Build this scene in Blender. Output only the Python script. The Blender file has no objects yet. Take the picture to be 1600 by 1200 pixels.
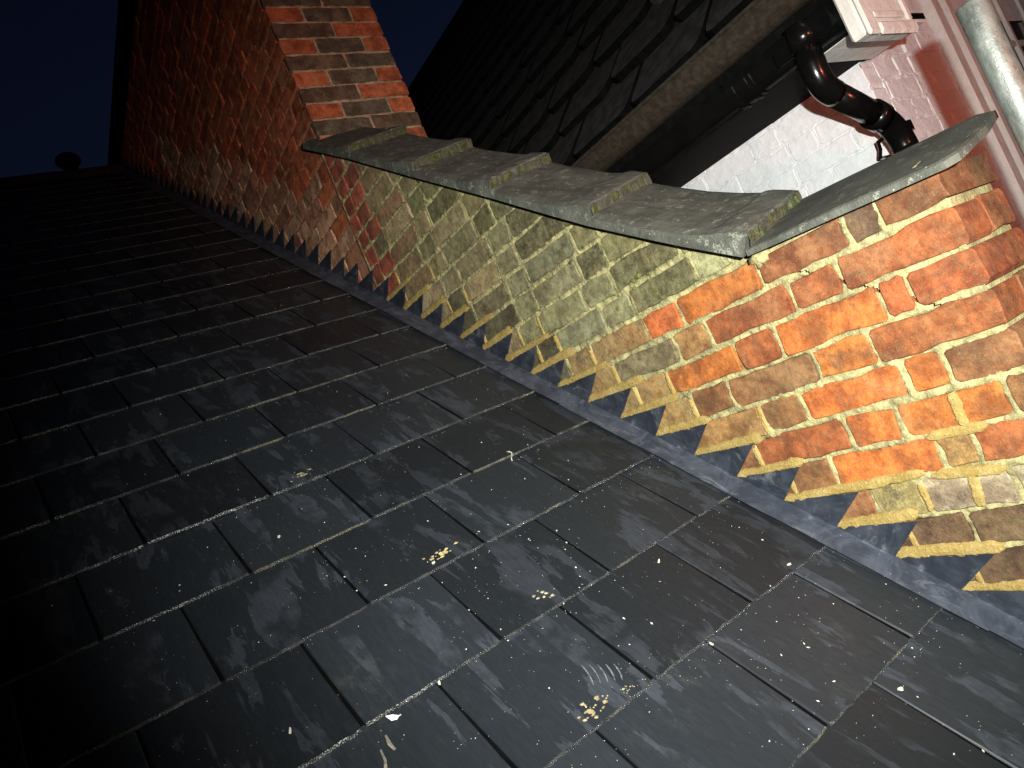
import bpy, math, random
import numpy as np
from mathutils import Matrix, Vector
rnd = random.Random(11); nr = np.random.RandomState(5)
S = bpy.context.scene
COL = S.collection
R = math.radians

# ------------------------------------------------------------------ camera, sky, lamps, exposure
CX = Vector((0.77431, -0.49821, -0.39016)); CY = Vector((-0.29441, 0.26215, -0.91902)); CZ = Vector((0.56015, 0.82648, 0.05631))
CAM = Vector((-1.32123, -0.81161, 0.61494)); FPX = 1125.4
cd = bpy.data.cameras.new('camera'); cam = bpy.data.objects.new('camera', cd); COL.objects.link(cam)
right, up, back = CX.normalized(), (-CY).normalized(), (-CZ).normalized()
M = Matrix(((right.x, up.x, back.x, CAM.x), (right.y, up.y, back.y, CAM.y), (right.z, up.z, back.z, CAM.z), (0, 0, 0, 1)))
cam.matrix_world = M
cd.sensor_width = 36; cd.lens = 36 * FPX / 1600; cd.clip_start = 0.02; cd.clip_end = 500
S.camera = cam

W = bpy.data.worlds.new('World'); S.world = W; W.use_nodes = True
wn = W.node_tree.nodes; wl = W.node_tree.links
sky = wn.new('ShaderNodeTexSky'); sky.sky_type = 'NISHITA'; sky.sun_disc = False
sky.sun_elevation = R(-3.5); sky.sun_rotation = R(40); sky.ozone_density = 2.5
wl.new(sky.outputs[0], wn['Background'].inputs[0]); wn['Background'].inputs[1].default_value = 0.15

# the head torch of the person taking the picture: just right of and above the camera
TORCH = (-1.167, -0.921, 0.691)
ld = bpy.data.lights.new('head_torch', 'SPOT'); ld.energy = 485; ld.spot_size = R(95); ld.spot_blend = 1.0
ld.shadow_soft_size = 0.012; ld.color = (1.0, 1.0, 0.95)
lo = bpy.data.objects.new('head_torch', ld); COL.objects.link(lo); lo.location = TORCH
lo.rotation_euler = (Vector((-0.05, 0.46, 0.58)) - Vector(TORCH)).to_track_quat('-Z', 'Y').to_euler()
# reddish lamp of the street behind the photographer
rd = bpy.data.lights.new('red_lamp', 'SPOT'); rd.energy = 205; rd.spot_size = R(54); rd.spot_blend = .7; rd.color = (1.0, 0.22, 0.13); rd.shadow_soft_size = 0.12
ro = bpy.data.objects.new('red_lamp', rd); COL.objects.link(ro); ro.location = (-0.22, -3.0, 0.7); ro.rotation_euler = Vector((.29, .95, .25)).to_track_quat('-Z', 'Y').to_euler()

S.render.engine = 'CYCLES'
S.view_settings.view_transform = 'Standard'; S.view_settings.look = 'None'
S.view_settings.exposure = 0; S.view_settings.gamma = 1; S.view_settings.use_curve_mapping = False

# ------------------------------------------------------------------ helpers
PITCH = R(36.643); T = math.tan(PITCH); CR = -0.040       # roof slope and its height at the wall line
SU = Vector((0, math.cos(PITCH), math.sin(PITCH)))          # up the slope
SN = Vector((0, -math.sin(PITCH), math.cos(PITCH)))         # roof normal

class NT:
    """small node-graph writer"""
    def __init__(s, name):
        s.m = bpy.data.materials.new(name); s.m.use_nodes = True
        s.t = s.m.node_tree; s.b = s.t.nodes['Principled BSDF']
    def n(s, typ, **kw):
        o = s.t.nodes.new(typ)
        for k, v in kw.items(): setattr(o, k, v)
        return o
    def set(s, sock, v):
        if hasattr(v, 'links'): s.t.links.new(v, sock)
        else: sock.default_value = v
    def pos(s): return s.n('ShaderNodeNewGeometry').outputs['Position']
    def obj(s): return s.n('ShaderNodeTexCoord').outputs['Object']
    def info(s, k): return s.n('ShaderNodeObjectInfo').outputs[k]
    def vmul(s, v, k, add=None):
        o = s.n('ShaderNodeVectorMath', operation='MULTIPLY'); s.set(o.inputs[0], v); o.inputs[1].default_value = k
        r = o.outputs[0]
        if add is not None:
            a = s.n('ShaderNodeVectorMath', operation='ADD'); s.set(a.inputs[0], r); s.set(a.inputs[1], add); r = a.outputs[0]
        return r
    def noise(s, v, scale, detail=4, rough=.6, dist=0):
        o = s.n('ShaderNodeTexNoise'); s.set(o.inputs['Vector'], v); o.inputs['Scale'].default_value = scale
        o.inputs['Detail'].default_value = detail; o.inputs['Roughness'].default_value = rough; o.inputs['Distortion'].default_value = dist
        return o.outputs[0]
    def voro(s, v, scale, feature='F1', out='Distance'):
        o = s.n('ShaderNodeTexVoronoi', feature=feature); s.set(o.inputs['Vector'], v); o.inputs['Scale'].default_value = scale
        return o.outputs[out]
    def ramp(s, f, a, b, lo=0., hi=1.):
        o = s.n('ShaderNodeMapRange'); o.interpolation_type = 'SMOOTHSTEP'; s.set(o.inputs[0], f)
        o.inputs[1].default_value = a; o.inputs[2].default_value = b; o.inputs[3].default_value = lo; o.inputs[4].default_value = hi
        return o.outputs[0]
    def math(s, op, a, b=0.):
        o = s.n('ShaderNodeMath', operation=op); s.set(o.inputs[0], a); s.set(o.inputs[1], b); return o.outputs[0]
    def mix(s, f, a, b, mode='MIX'):
        o = s.n('ShaderNodeMix', data_type='RGBA', blend_type=mode); s.set(o.inputs[0], f)
        for i, v in ((6, a), (7, b)):
            if isinstance(v, tuple) and len(v) == 3: v = v + (1.,)
            s.set(o.inputs[i], v)
        return o.outputs[2]
    def sep(s, v):
        o = s.n('ShaderNodeSeparateXYZ'); s.set(o.inputs[0], v); return o.outputs
    def bump(s, h, dist=.002, strength=1., normal=None):
        o = s.n('ShaderNodeBump'); s.set(o.inputs['Height'], h); o.inputs['Distance'].default_value = dist; o.inputs['Strength'].default_value = strength
        if normal is not None: s.set(o.inputs['Normal'], normal)
        return o.outputs[0]
    def done(s, col=None, rough=None, normal=None, spec=None, metal=None):
        for k, v in (('Base Color', col), ('Roughness', rough), ('Normal', normal), ('Specular IOR Level', spec), ('Metallic', metal)):
            if v is None: continue
            if isinstance(v, tuple) and len(v) == 3: v = v + (1.,)
            s.set(s.b.inputs[k], v)
        return s.m

def plain(name, col, rough=.7, metal=0., var=.25, scale=40, bump=.0008, spec=.4):
    k = NT(name); p = k.pos(); f = k.noise(p, scale, 5)
    g = k.noise(p, scale * 6, 3)
    c = k.mix(k.ramp(f, .35, .7), tuple(x * (1 - var) for x in col), tuple(min(1, x * (1 + var)) for x in col))
    return k.done(c, rough, k.bump(k.math('ADD', f, k.math('MULTIPLY', g, .5)), bump), spec, metal)

def brick_material():
    k = NT('brick'); p = k.pos(); c0 = k.info('Color'); al = k.info('Alpha'); rn = k.info('Random')
    o = k.n('ShaderNodeVectorMath', operation='ADD'); k.set(o.inputs[0], p); 
    cmb = k.n('ShaderNodeCombineXYZ'); k.set(cmb.inputs[0], k.math('MULTIPLY', rn, 7)); k.set(cmb.inputs[1], k.math('MULTIPLY', rn, 3.3)); k.set(o.inputs[1], cmb.outputs[0])
    q = o.outputs[0]
    big = k.noise(q, 13, 7, .72); mid = k.noise(q, 55, 6, .7); fine = k.noise(p, 260, 4, .7)
    dark = k.mix(1., c0, (.46, .37, .33), 'MULTIPLY'); lite = k.mix(1., c0, (1.3, 1.28, 1.15), 'MULTIPLY')
    c = k.mix(k.ramp(big, .38, .60), dark, lite)
    c = k.mix(k.ramp(k.noise(q, 6.5, 5, .65), .52, .68, 0, .38), c, (.20, .125, .06))
    c = k.mix(k.ramp(mid, .40, .66, 0, .6), c, k.mix(1., c0, (.55, .48, .42), 'MULTIPLY'))
    c = k.mix(k.ramp(k.noise(p, 330, 3, .7), .52, .68, 0, .6), c, (.05, .032, .02)); c = k.mix(k.ramp(k.noise(p, 410, 2, .6), .62, .72, 0, .4), c, (.33, .22, .11))
    c = k.mix(k.math('MULTIPLY', k.ramp(k.noise(q, 7, 7, .75), .56, .66), k.ramp(fine, .35, .6, .3, .8)), c, (.045, .032, .022))
    # sandy bloom and lime
    c = k.mix(k.ramp(k.noise(q, 34, 7, .75), .60, .74, 0, .3), c, (.30, .23, .12))
    # moss, algae and grime growing on the brick: strength carried by each brick
    g1 = k.noise(p, 7, 6, .7); g2 = k.noise(p, 38, 7, .72)
    cover = k.math('MULTIPLY', al, k.ramp(k.math('ADD', g1, k.math('MULTIPLY', g2, .45)), .42, .90))
    green = k.mix(k.ramp(k.math('ADD', k.math('MULTIPLY', g2, .6), k.math('MULTIPLY', k.noise(p, 95, 6, .75), .4)), .40, .60), (.055, .055, .026), (.27, .265, .135))
    c = k.mix(cover, c, green)
    # yellow lichen crusts
    c = k.mix(k.math('MULTIPLY', k.ramp(k.noise(p, 24, 8, .8), .62, .68), k.ramp(al, .1, .9, .25, .65)), c, (.36, .30, .10))
    # pits
    pit = k.ramp(k.voro(q, 120), .0, .16)
    c = k.mix(k.math('MULTIPLY', k.ramp(pit, .9, .2), .5), c, (.03, .02, .015))
    h = k.math('ADD', k.math('MULTIPLY', mid, .8), k.math('ADD', k.math('MULTIPLY', fine, .35), k.math('MULTIPLY', pit, .25)))
    h = k.math('ADD', h, k.math('MULTIPLY', big, .5))
    return k.done(c, .88, k.bump(h, .0034, 1.), .25)

def mortar_material(name, a, b, moss=.5):
    k = NT(name); p = k.pos(); n1 = k.noise(p, 22, 6, .7); n2 = k.noise(p, 150, 5, .7); v = k.voro(p, 170)
    c = k.mix(k.ramp(n1, .36, .66), a, b)
    c = k.mix(k.ramp(n2, .5, .68, 0, .5), c, tuple(x * 1.5 for x in b))
    c = k.mix(k.ramp(v, .22, .10, 0, .45), c, tuple(x * .35 for x in a))
    if moss: c = k.mix(k.math('MULTIPLY', k.ramp(k.noise(p, 7, 6, .7), .5, .72), moss), c, (.13, .14, .065))
    h = k.math('ADD', n2, k.math('MULTIPLY', n1, .7))
    return k.done(c, .95, k.bump(h, .004), .15)

def slate_material(name, edge):
    k = NT(name); ob = k.obj(); rn = k.info('Random'); p = k.pos()
    cmb = k.n('ShaderNodeCombineXYZ'); k.set(cmb.inputs[0], k.math('MULTIPLY', rn, 31)); k.set(cmb.inputs[1], k.math('MULTIPLY', rn, 57)); k.set(cmb.inputs[2], k.math('MULTIPLY', rn, 13))
    q = k.vmul(ob, (19, 4.2, 1), cmb.outputs[0])
    n1 = k.noise(q, 1.0, 5, .62, .5); n2 = k.noise(k.vmul(ob, (160, 30, 1), cmb.outputs[0]), 1, 4, .7); n3 = k.noise(p, 8, 4)
    if edge:
        e1 = k.noise(p, 30, 5, .7); e2 = k.noise(p, 420, 3, .7)
        e3 = k.noise(p, 5, 4, .6); c = k.mix(k.ramp(e1, .42, .68), (.012, .014, .015), (.046, .048, .046)); c = k.mix(k.math('MULTIPLY', k.ramp(e3, .54, .64), k.ramp(e2, .42, .58)), c, (.15, .14, .085)); c = k.mix(k.math('MULTIPLY', k.math('MULTIPLY', k.ramp(e2, .545, .61), k.ramp(k.noise(p, 3.6, 3, .6), .46, .6)), k.ramp(k.math('ADD', k.math('MULTIPLY', k.sep(p)[0], -1.), k.math('MULTIPLY', e1, .5)), .95, 1.35)), c, (.75, .78, .8))  # dusty edge; near-white specks on the left paint wet glints into the colour
        c = k.mix(k.ramp(k.sep(p)[1], 1.1, 2.6, 0, .75), c, (.006, .007, .0075))  # tails darken up the roof: torch falloff put into the colour
        return k.done(c, k.ramp(e2, .35, .6, .15, .5), k.bump(k.math('ADD', e2, e1), .006, 1.), .9)
    patch = k.math('MULTIPLY', k.ramp(n1, .53, .555), k.ramp(n3, .38, .55))
    c = k.mix(k.ramp(n2, .2, .8), (.0088, .0110, .0134), (.0122, .0150, .0182))
    c = k.mix(k.math('MULTIPLY', patch, .6), c, k.mix(k.ramp(n2, .35, .65), (.021, .025, .032), (.031, .036, .045)))
    # dusty film and scuffs of dried mortar
    film = k.math('MULTIPLY', k.ramp(k.noise(p, 3.2, 5, .6), .5, .72), k.ramp(k.noise(k.vmul(ob, (60, 22, 1), cmb.outputs[0]), 1, 6, .8), .45, .7))
    c = k.mix(k.math('MULTIPLY', film, .35), c, (.06, .062, .056))
    spk = k.math('MULTIPLY', k.ramp(k.voro(p, 95), .10, .05), k.ramp(k.noise(p, 11, 3), .52, .62))
    c = k.mix(spk, c, (.30, .29, .23))
    tone = k.ramp(rn, 0, 1, .72, 1.25); tv_ = k.n('ShaderNodeCombineColor'); [k.set(tv_.inputs[i_], tone) for i_ in range(3)]; c = k.mix(1., c, tv_.outputs[0], 'MULTIPLY')
    r = k.mix(patch, (.42, .42, .42), (.56, .56, .56))
    return k.done(c, r, k.bump(k.math('ADD', k.math('MULTIPLY', n1, .6), k.math('MULTIPLY', n2, .18)), .0014, .7), .35)

def lead_material(name='lead', g=1.):
    k = NT(name); p = k.pos(); n1 = k.noise(p, 9, 6, .7, 1.2); n2 = k.noise(k.vmul(p, (30, 9, 9)), 1.6, 6, .7, .8); f = k.noise(p, 120, 4)
    c = k.mix(k.ramp(n1, .4, .65), (.018 * g, .022 * g, .031 * g), (.038 * g, .045 * g, .058 * g))
    c = k.mix(k.ramp(n2, .55, .72, 0, .75), c, (.135, .145, .16))
    c = k.mix(k.math('MULTIPLY', k.ramp(k.voro(p, 75), .09, .04), k.ramp(n1, .45, .6)), c, (.4, .38, .3))
    return k.done(c, k.ramp(n2, .4, .7, .36, .6), k.bump(k.math('ADD', n1, k.math('MULTIPLY', f, .15)), .0018, .6), .5, .25)

def coping_material():
    k = NT('coping_concrete'); p = k.pos(); n1 = k.noise(p, 12, 6, .7); n2 = k.noise(p, 60, 6, .75); n3 = k.noise(p, 230, 3)
    c = k.mix(k.ramp(n1, .35, .68), (.044, .046, .037), (.084, .087, .070))
    c = k.mix(k.ramp(n2, .56, .72, 0, .5), c, (.13, .135, .105))
    spot = k.math('MULTIPLY', k.ramp(k.noise(p, 34, 2, .5), .60, .66), k.ramp(n3, .44, .55))
    c = k.mix(k.math('MULTIPLY', spot, .4), c, (.33, .34, .27))
    c = k.mix(k.math('MULTIPLY', k.ramp(k.voro(p, 62), .14, .07), k.ramp(n2, .47, .56)), c, (.34, .35, .28))
    c = k.mix(k.ramp(k.noise(p, 20, 6, .75), .62, .72, 0, .7), c, (.02, .021, .014))
    return k.done(c, .85, k.bump(k.math('ADD', n2, k.math('MULTIPLY', n3, .5)), .0042), .25)

def moss_material():
    k = NT('moss'); p = k.pos(); n1 = k.noise(p, 60, 5, .7); n2 = k.noise(p, 300, 3)
    c = k.mix(k.ramp(n1, .4, .65), (.03, .034, .014), (.082, .09, .032))
    c = k.mix(k.ramp(n2, .55, .7, 0, .6), c, (.20, .20, .14)); c = k.mix(k.ramp(k.noise(p, 26, 5, .7), .46, .58), c, (.055, .052, .04))
    return k.done(c, 1., k.bump(k.math('ADD', n1, n2), .004), .1)

def paint_material(name, col, chips=True):
    k = NT(name); p = k.pos(); n1 = k.noise(p, 18, 5, .6); n2 = k.noise(p, 110, 4); n3 = k.noise(p, 38, 6, .75)
    c = k.mix(k.ramp(n1, .35, .7), tuple(x * .9 for x in col), col)
    c = k.mix(k.ramp(n3, .57, .72, 0, .3), c, tuple(x * .62 for x in col))
    if chips: c = k.mix(k.ramp(k.noise(p, 46, 7, .8), .70, .73), c, (.10, .085, .06))
    return k.done(c, .5, k.bump(k.math('ADD', k.math('MULTIPLY', n1, 1.4), k.math('MULTIPLY', n2, .3)), .004), .35)

MAT = {
 'brick': brick_material(),
 'mortar': mortar_material('old_mortar', (.17, .152, .075), (.34, .31, .145), .22),
 'mortar_far': mortar_material('dirty_mortar', (.22, .095, .05), (.36, .17, .09), .03),
 'mortar_end': mortar_material('pale_mortar', (.20, .14, .085), (.33, .24, .15), .1),
 'mortar_new': mortar_material('new_ochre_mortar', (.225, .158, .045), (.30, .222, .08), 0),
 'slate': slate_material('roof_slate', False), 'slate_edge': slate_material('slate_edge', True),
 'lead': lead_material(), 'lead_pale': lead_material('pale_lead', 1.55), 'coping': coping_material(), 'moss': moss_material(),  # second lead is a paler copy for the flared band
 'white': paint_material('white_wall_paint', (.66, .675, .68), False), 'trim': paint_material('white_trim_paint', (.62, .60, .55), True),
 'frame': paint_material('window_frame_paint', (.52, .50, .47), False),
 'black': plain('black_plastic', (.003, .003, .003), .2, 0, .2, 20, .0002, .32),
 'gutter': plain('weathered_gutter', (.028, .023, .017), .30, .1, .3, 60, .0006),
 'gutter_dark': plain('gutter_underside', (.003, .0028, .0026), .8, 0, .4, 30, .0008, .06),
 'tar': plain('dark_capping', (.004, .004, .004), .95, 0, .3, 12, .002, .05),
 'tile': plain('dark_roof_tile', (.020, .018, .016), .9, 0, .5, 22, .002, .2),
 'zinc': None, 'glass': None,
 'felt_gap_shade': plain('underlay_gap_shade', (.003, .003, .003), 1., 0, .25, 40, .0008, .0),  # underlay black, also painted shade in slate joints and on tile edges
 'soil': plain('dark_ground', (.03, .028, .022), .95, 0, .4, 1.5, .01),
 'ridge': plain('ridge_tile', (.012, .010, .009), .8, 0, .4, 30, .002),
 'splat': plain('dried_mortar', (.36, .29, .13), .95, 0, .35, 90, .004),
 'crumb': plain('pale_crumbs', (.42, .40, .33), .9, 0, .3, 200, .001),
 'moss_bright': plain('bright_moss', (.13, .145, .03), 1., 0, .45, 120, .004),
 'splat2': plain('tan_mortar', (.24, .19, .10), .95, 0, .4, 90, .004), 'film2': plain('dusty_mortar', (.24, .215, .13), .95, 0, .5, 120, .003),
 'chip': plain('white_chip', (.7, .72, .74), .6, 0, .15, 60, .0005),
}
def zinc():
    k = NT('galvanised_steel'); p = k.pos(); n1 = k.noise(k.vmul(p, (1, 1, .35)), 30, 6, .7); n2 = k.noise(p, 90, 5, .7)
    c = k.mix(k.ramp(n1, .35, .65), (.10, .115, .10), (.22, .235, .21)); c = k.mix(k.ramp(n2, .58, .7, 0, .6), c, (.36, .37, .34))
    return k.done(c, k.ramp(n1, .3, .7, .42, .62), k.bump(k.math('ADD', n1, n2), .0012), .5, .55)
MAT['zinc'] = zinc()
def glass():
    k = NT('window_glass'); p = k.pos(); f = k.noise(p, 6, 3)
    return k.done(k.mix(f, (.02, .012, .010), (.05, .03, .026)), .12, k.bump(f, .004, .4), .6)
MAT['glass'] = glass()

def mesh(name, v, f, mats, smooth=False, midx=None):
    me = bpy.data.meshes.new(name); me.from_pydata([tuple(map(float, x)) for x in v], [], [tuple(x) for x in f])
    for m in (mats if isinstance(mats, (list, tuple)) else [mats]): me.materials.append(m)
    if midx is not None: me.polygons.foreach_set('material_index', midx)
    if smooth: me.polygons.foreach_set('use_smooth', [True] * len(me.polygons))
    me.update(); return me
def link(name, me, parent=None, mw=None):
    o = bpy.data.objects.new(name, me); COL.objects.link(o)
    if parent is not None: o.parent = parent; o.matrix_parent_inverse = parent.matrix_world.inverted() if False else Matrix.Identity(4)
    if mw is not None: o.matrix_basis = (P0[parent.name].inverted() @ mw) if (parent is not None and parent.name in P0) else mw
    return o
P0 = {}
def thing(name, label, cat, loc, group=None):
    o = bpy.data.objects.new(name, None); COL.objects.link(o); o.location = loc; o.empty_display_size = .1
    o['label'] = label; o['category'] = cat
    if group: o['group'] = group
    P0[o.name] = Matrix.Translation(loc); return o
def tag(o, label, cat, group=None):
    o['label'] = label; o['category'] = cat
    if group: o['group'] = group
    return o
class MB:
    def __init__(s): s.v = []; s.f = []; s.mi = []
    def add(s, v, f, mi=0):
        n = len(s.v); s.v += [tuple(x) for x in v]; s.f += [tuple(i + n for i in q) for q in f]; s.mi += [mi] * len(f)
    def box(s, a, b, mi=0, bev=0.):
        (x0, y0, z0), (x1, y1, z1) = a, b
        if bev <= 0:
            s.add([(x0,y0,z0),(x1,y0,z0),(x1,y1,z0),(x0,y1,z0),(x0,y0,z1),(x1,y0,z1),(x1,y1,z1),(x0,y1,z1)],
                  [(0,3,2,1),(4,5,6,7),(0,1,5,4),(1,2,6,5),(2,3,7,6),(3,0,4,7)], mi); return
        v = []; ctr = ((x0+x1)/2, (y0+y1)/2, (z0+z1)/2); h = ((x1-x0)/2, (y1-y0)/2, (z1-z0)/2)
        import itertools
        idx = {}
        for sx, sy, sz in itertools.product((-1, 1), repeat=3):
            for ax in range(3):
                q = [ctr[i] + (sx, sy, sz)[i] * (h[i] - (bev if i != ax else 0)) for i in range(3)]
                idx[(sx, sy, sz, ax)] = len(v); v.append(q)
        f = []
        for ax in range(3):
            o1, o2 = [i for i in range(3) if i != ax]
            for sg in (-1, 1):
                cs = []
                for a1, a2 in ((-1,-1),(1,-1),(1,1),(-1,1)):
                    t = [0,0,0]; t[ax] = sg; t[o1] = a1; t[o2] = a2; cs.append(idx[(t[0], t[1], t[2], ax)])
                f.append(cs)
        for ax in range(3):
            o1, o2 = [i for i in range(3) if i != ax]
            for a1 in (-1, 1):
                for a2 in (-1, 1):
                    t0 = [0,0,0]; t0[ax] = -1; t0[o1] = a1; t0[o2] = a2; t1 = list(t0); t1[ax] = 1
                    f.append([idx[(*t0, o1)], idx[(*t1, o1)], idx[(*t1, o2)], idx[(*t0, o2)]])
        for sx, sy, sz in itertools.product((-1, 1), repeat=3):
            f.append([idx[(sx, sy, sz, i)] for i in range(3)])
        s.add(v, f, mi)
    def tube(s, pts, rad, n=20, mi=0, cap=True):
        pts = [Vector(p) for p in pts]; rads = rad if isinstance(rad, (list, tuple)) else [rad] * len(pts)
        ref = None; rings = []
        for i, p in enumerate(pts):
            d = (pts[min(i + 1, len(pts) - 1)] - pts[max(i - 1, 0)]).normalized()
            if ref is None: ref = d.orthogonal().normalized()
            ref = (ref - d * ref.dot(d)).normalized(); b = d.cross(ref)
            rings.append([p + (ref * math.cos(2 * math.pi * k / n) + b * math.sin(2 * math.pi * k / n)) * rads[i] for k in range(n)])
        v = [q for r in rings for q in r]; f = []
        for i in range(len(rings) - 1):
            for k in range(n):
                a, b2 = i * n + k, i * n + (k + 1) % n; f.append((a, b2, b2 + n, a + n))
        if cap: f.append(tuple(range(n))[::-1]); f.append(tuple(range((len(rings) - 1) * n, len(rings) * n)))
        s.add(v, f, mi)
    def extrude(s, prof, a, b, mi=0, closed=True):
        """prof: points (p,q) -> a(p,q) and b(p,q) give the two end positions"""
        n = len(prof); v = [a(*p) for p in prof] + [b(*p) for p in prof]; f = []
        for k in range(n if closed else n - 1):
            f.append((k, (k + 1) % n, n + (k + 1) % n, n + k))
        if closed: f.append(tuple(range(n))[::-1]); f.append(tuple(range(n, 2 * n)))
        s.add(v, f, mi)
    def build(s, name, mats, parent=None, smooth=False, bevel=0, fix=True):
        o0 = Vector((0, 0, 0)) if parent is None or parent.name not in P0 else P0[parent.name].translation
        me = mesh(name, [tuple(Vector(x) - o0) for x in s.v], s.f, mats, smooth, s.mi)
        if fix:
            import bmesh
            bm = bmesh.new(); bm.from_mesh(me); bmesh.ops.recalc_face_normals(bm, faces=bm.faces); bm.to_mesh(me); bm.free()
        o = link(name, me, parent)
        return o

def vnoise(x, y, scale, seed=0, octaves=3):
    """value noise on arrays"""
    out = np.zeros_like(x, dtype=float); amp = 1.; tot = 0
    for o in range(octaves):
        tab = np.random.RandomState(seed + o * 17).rand(256, 256)
        fx, fy = x * scale, y * scale; ix, iy = np.floor(fx).astype(int), np.floor(fy).astype(int)
        tx, ty = fx - ix, fy - iy; tx = tx * tx * (3 - 2 * tx); ty = ty * ty * (3 - 2 * ty)
        g = lambda a, b: tab[a % 256, b % 256]
        out += amp * ((g(ix, iy) * (1 - tx) + g(ix + 1, iy) * tx) * (1 - ty) + (g(ix, iy + 1) * (1 - tx) + g(ix + 1, iy + 1) * tx) * ty)
        tot += amp; amp *= .5; scale *= 2.1
    return out / tot - .5

# frames of the faces: (u, v, w=outward)
def face_mx(origin, u, v): 
    u = Vector(u); v = Vector(v); w = u.cross(v); o = Vector(origin)
    return Matrix(((u.x, v.x, w.x, o.x), (u.y, v.y, w.y, o.y), (u.z, v.z, w.z, o.z), (0, 0, 0, 1)))

def clip(poly, a, b, c):
    """keep a*u+b*v<=c"""
    out = []
    for i in range(len(poly)):
        p, q = poly[i], poly[(i + 1) % len(poly)]
        dp, dq = a * p[0] + b * p[1] - c, a * q[0] + b * q[1] - c
        if dp <= 0: out.append(p)
        if (dp < 0 < dq) or (dq < 0 < dp):
            t = dp / (dp - dq); out.append((p[0] + (q[0] - p[0]) * t, p[1] + (q[1] - p[1]) * t))
    return out

def brick_mesh(rect, depth=.095, rough=.0022, bev=.004, cl=None, rr=rnd, mat=None, nseg=5, bulge=.0004):
    bev *= .55
    u0, u1, v0, v1 = rect; L, H = u1 - u0, v1 - v0; cu, cv = (u0 + u1) / 2, (v0 + v1) / 2
    r = min(.0045, L * .2, H * .2) * rr.uniform(.5, 1.8); j = lambda: rr.uniform(-rough, rough)
    ns = max(2, int(L / .035)) if nseg else 1
    ol = []
    ol += [(u0 + r + (L - 2 * r) * i / ns, v0 + j()) for i in range(ns + 1)]
    ol += [(u1 + j() * .6, v0 + r), (u1 + j(), cv), (u1 + j() * .6, v1 - r)]
    ol += [(u1 - r - (L - 2 * r) * i / ns, v1 + j()) for i in range(ns + 1)]
    ol += [(u0 + j() * .6, v1 - r), (u0 + j(), cv), (u0 + j() * .6, v0 + r)]
    if cl: ol = clip(ol, *cl)
    if len(ol) < 3: return None
    cu = sum(p[0] for p in ol) / len(ol); cv = sum(p[1] for p in ol) / len(ol)
    n = len(ol); tu, tv = rr.uniform(-.012, .012), rr.uniform(-.03, .03); pw = rr.uniform(-.002, .0015)
    w = lambda p: pw + (p[0] - cu) * tu + (p[1] - cv) * tv
    v = [(p[0] - cu, p[1] - cv, -depth) for p in ol] + [(p[0] - cu, p[1] - cv, w(p) - bev * rr.uniform(.6, 1.5)) for p in ol]
    for p in ol:
        du, dv = p[0] - cu, p[1] - cv; d = math.hypot(du, dv) or 1
        v.append((du - du / d * bev * 1.1, dv - (bev * 1.0 if dv > 0 else -bev * 1.0) * min(1, abs(dv) / (H * .3)), w(p) + rr.uniform(-.0008, .0008)))
    v.append((0, 0, w((cu, cv)) + bulge))
    f = []
    for k in range(n):
        a = (k + 1) % n
        f += [(k, a, n + a, n + k), (n + k, n + a, 2 * n + a, 2 * n + k), (2 * n + k, 2 * n + a, 3 * n)]
    return mesh('brick', v, f, mat or MAT['brick']), (cu, cv)

def mortar_sheet(name, pu, pv, rects, recess, amp, mat, parent, mw, seed=1, deep=.016, keep=None, step_seed=0):
    """height field of the mortar: proud in the joints, sunk behind each brick. pu,pv: 2D arrays of face coordinates"""
    nv, nu = pu.shape
    d = np.full(pu.shape, -1.0)
    for (u0, u1, v0, v1) in rects:
        s = np.minimum(np.minimum(pu - u0, u1 - pu), np.minimum(pv - v0, v1 - pv)); d = np.maximum(d, s)
    k = np.clip((d - .0012) / .007, 0, 1); k = k * k * (3 - 2 * k)
    h = -recess + amp * (vnoise(pu, pv, 16, seed, 4) * 1.6 + vnoise(pu, pv, 90, seed + 50, 3) * 1.1) - k * deep
    idx = np.arange(nv * nu).reshape(nv, nu)
    q = np.stack([idx[:-1, :-1], idx[:-1, 1:], idx[1:, 1:], idx[1:, :-1]], -1).reshape(-1, 4)
    if keep is not None:
        kk = keep(pu, pv).ravel(); q = q[kk[q].all(1)]
    v = np.stack([pu.ravel(), pv.ravel(), h.ravel()], 1)
    used = np.unique(q); remap = -np.ones(len(v), int); remap[used] = np.arange(len(used))
    me = bpy.data.meshes.new(name); vv = v[used]; qq = remap[q]
    me.vertices.add(len(vv)); me.vertices.foreach_set('co', vv.ravel())
    me.loops.add(qq.size); me.loops.foreach_set('vertex_index', qq.ravel())
    me.polygons.add(len(qq)); me.polygons.foreach_set('loop_start', np.arange(0, qq.size, 4)); me.polygons.foreach_set('loop_total', np.full(len(qq), 4))
    me.polygons.foreach_set('use_smooth', np.ones(len(qq), bool)); me.materials.append(mat); me.update(); me.validate()
    return link(name, me, parent, mw)

def in_view(p):
    d = Vector(p) - CAM; z = d.dot(CZ)
    if z < .05: return False, 99
    x, y = 800 + FPX * d.dot(CX) / z, 600 + FPX * d.dot(CY) / z
    return (-60 < x < 1660 and -60 < y < 1260), z

# ------------------------------------------------------------------ ground far below
g = MB(); g.add([(-60, -60, -3.6), (60, -60, -3.6), (60, 60, -3.6), (-60, 60, -3.6)], [(0, 1, 2, 3)])
go = g.build('ground', MAT['soil']); go['kind'] = 'structure'

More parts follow.
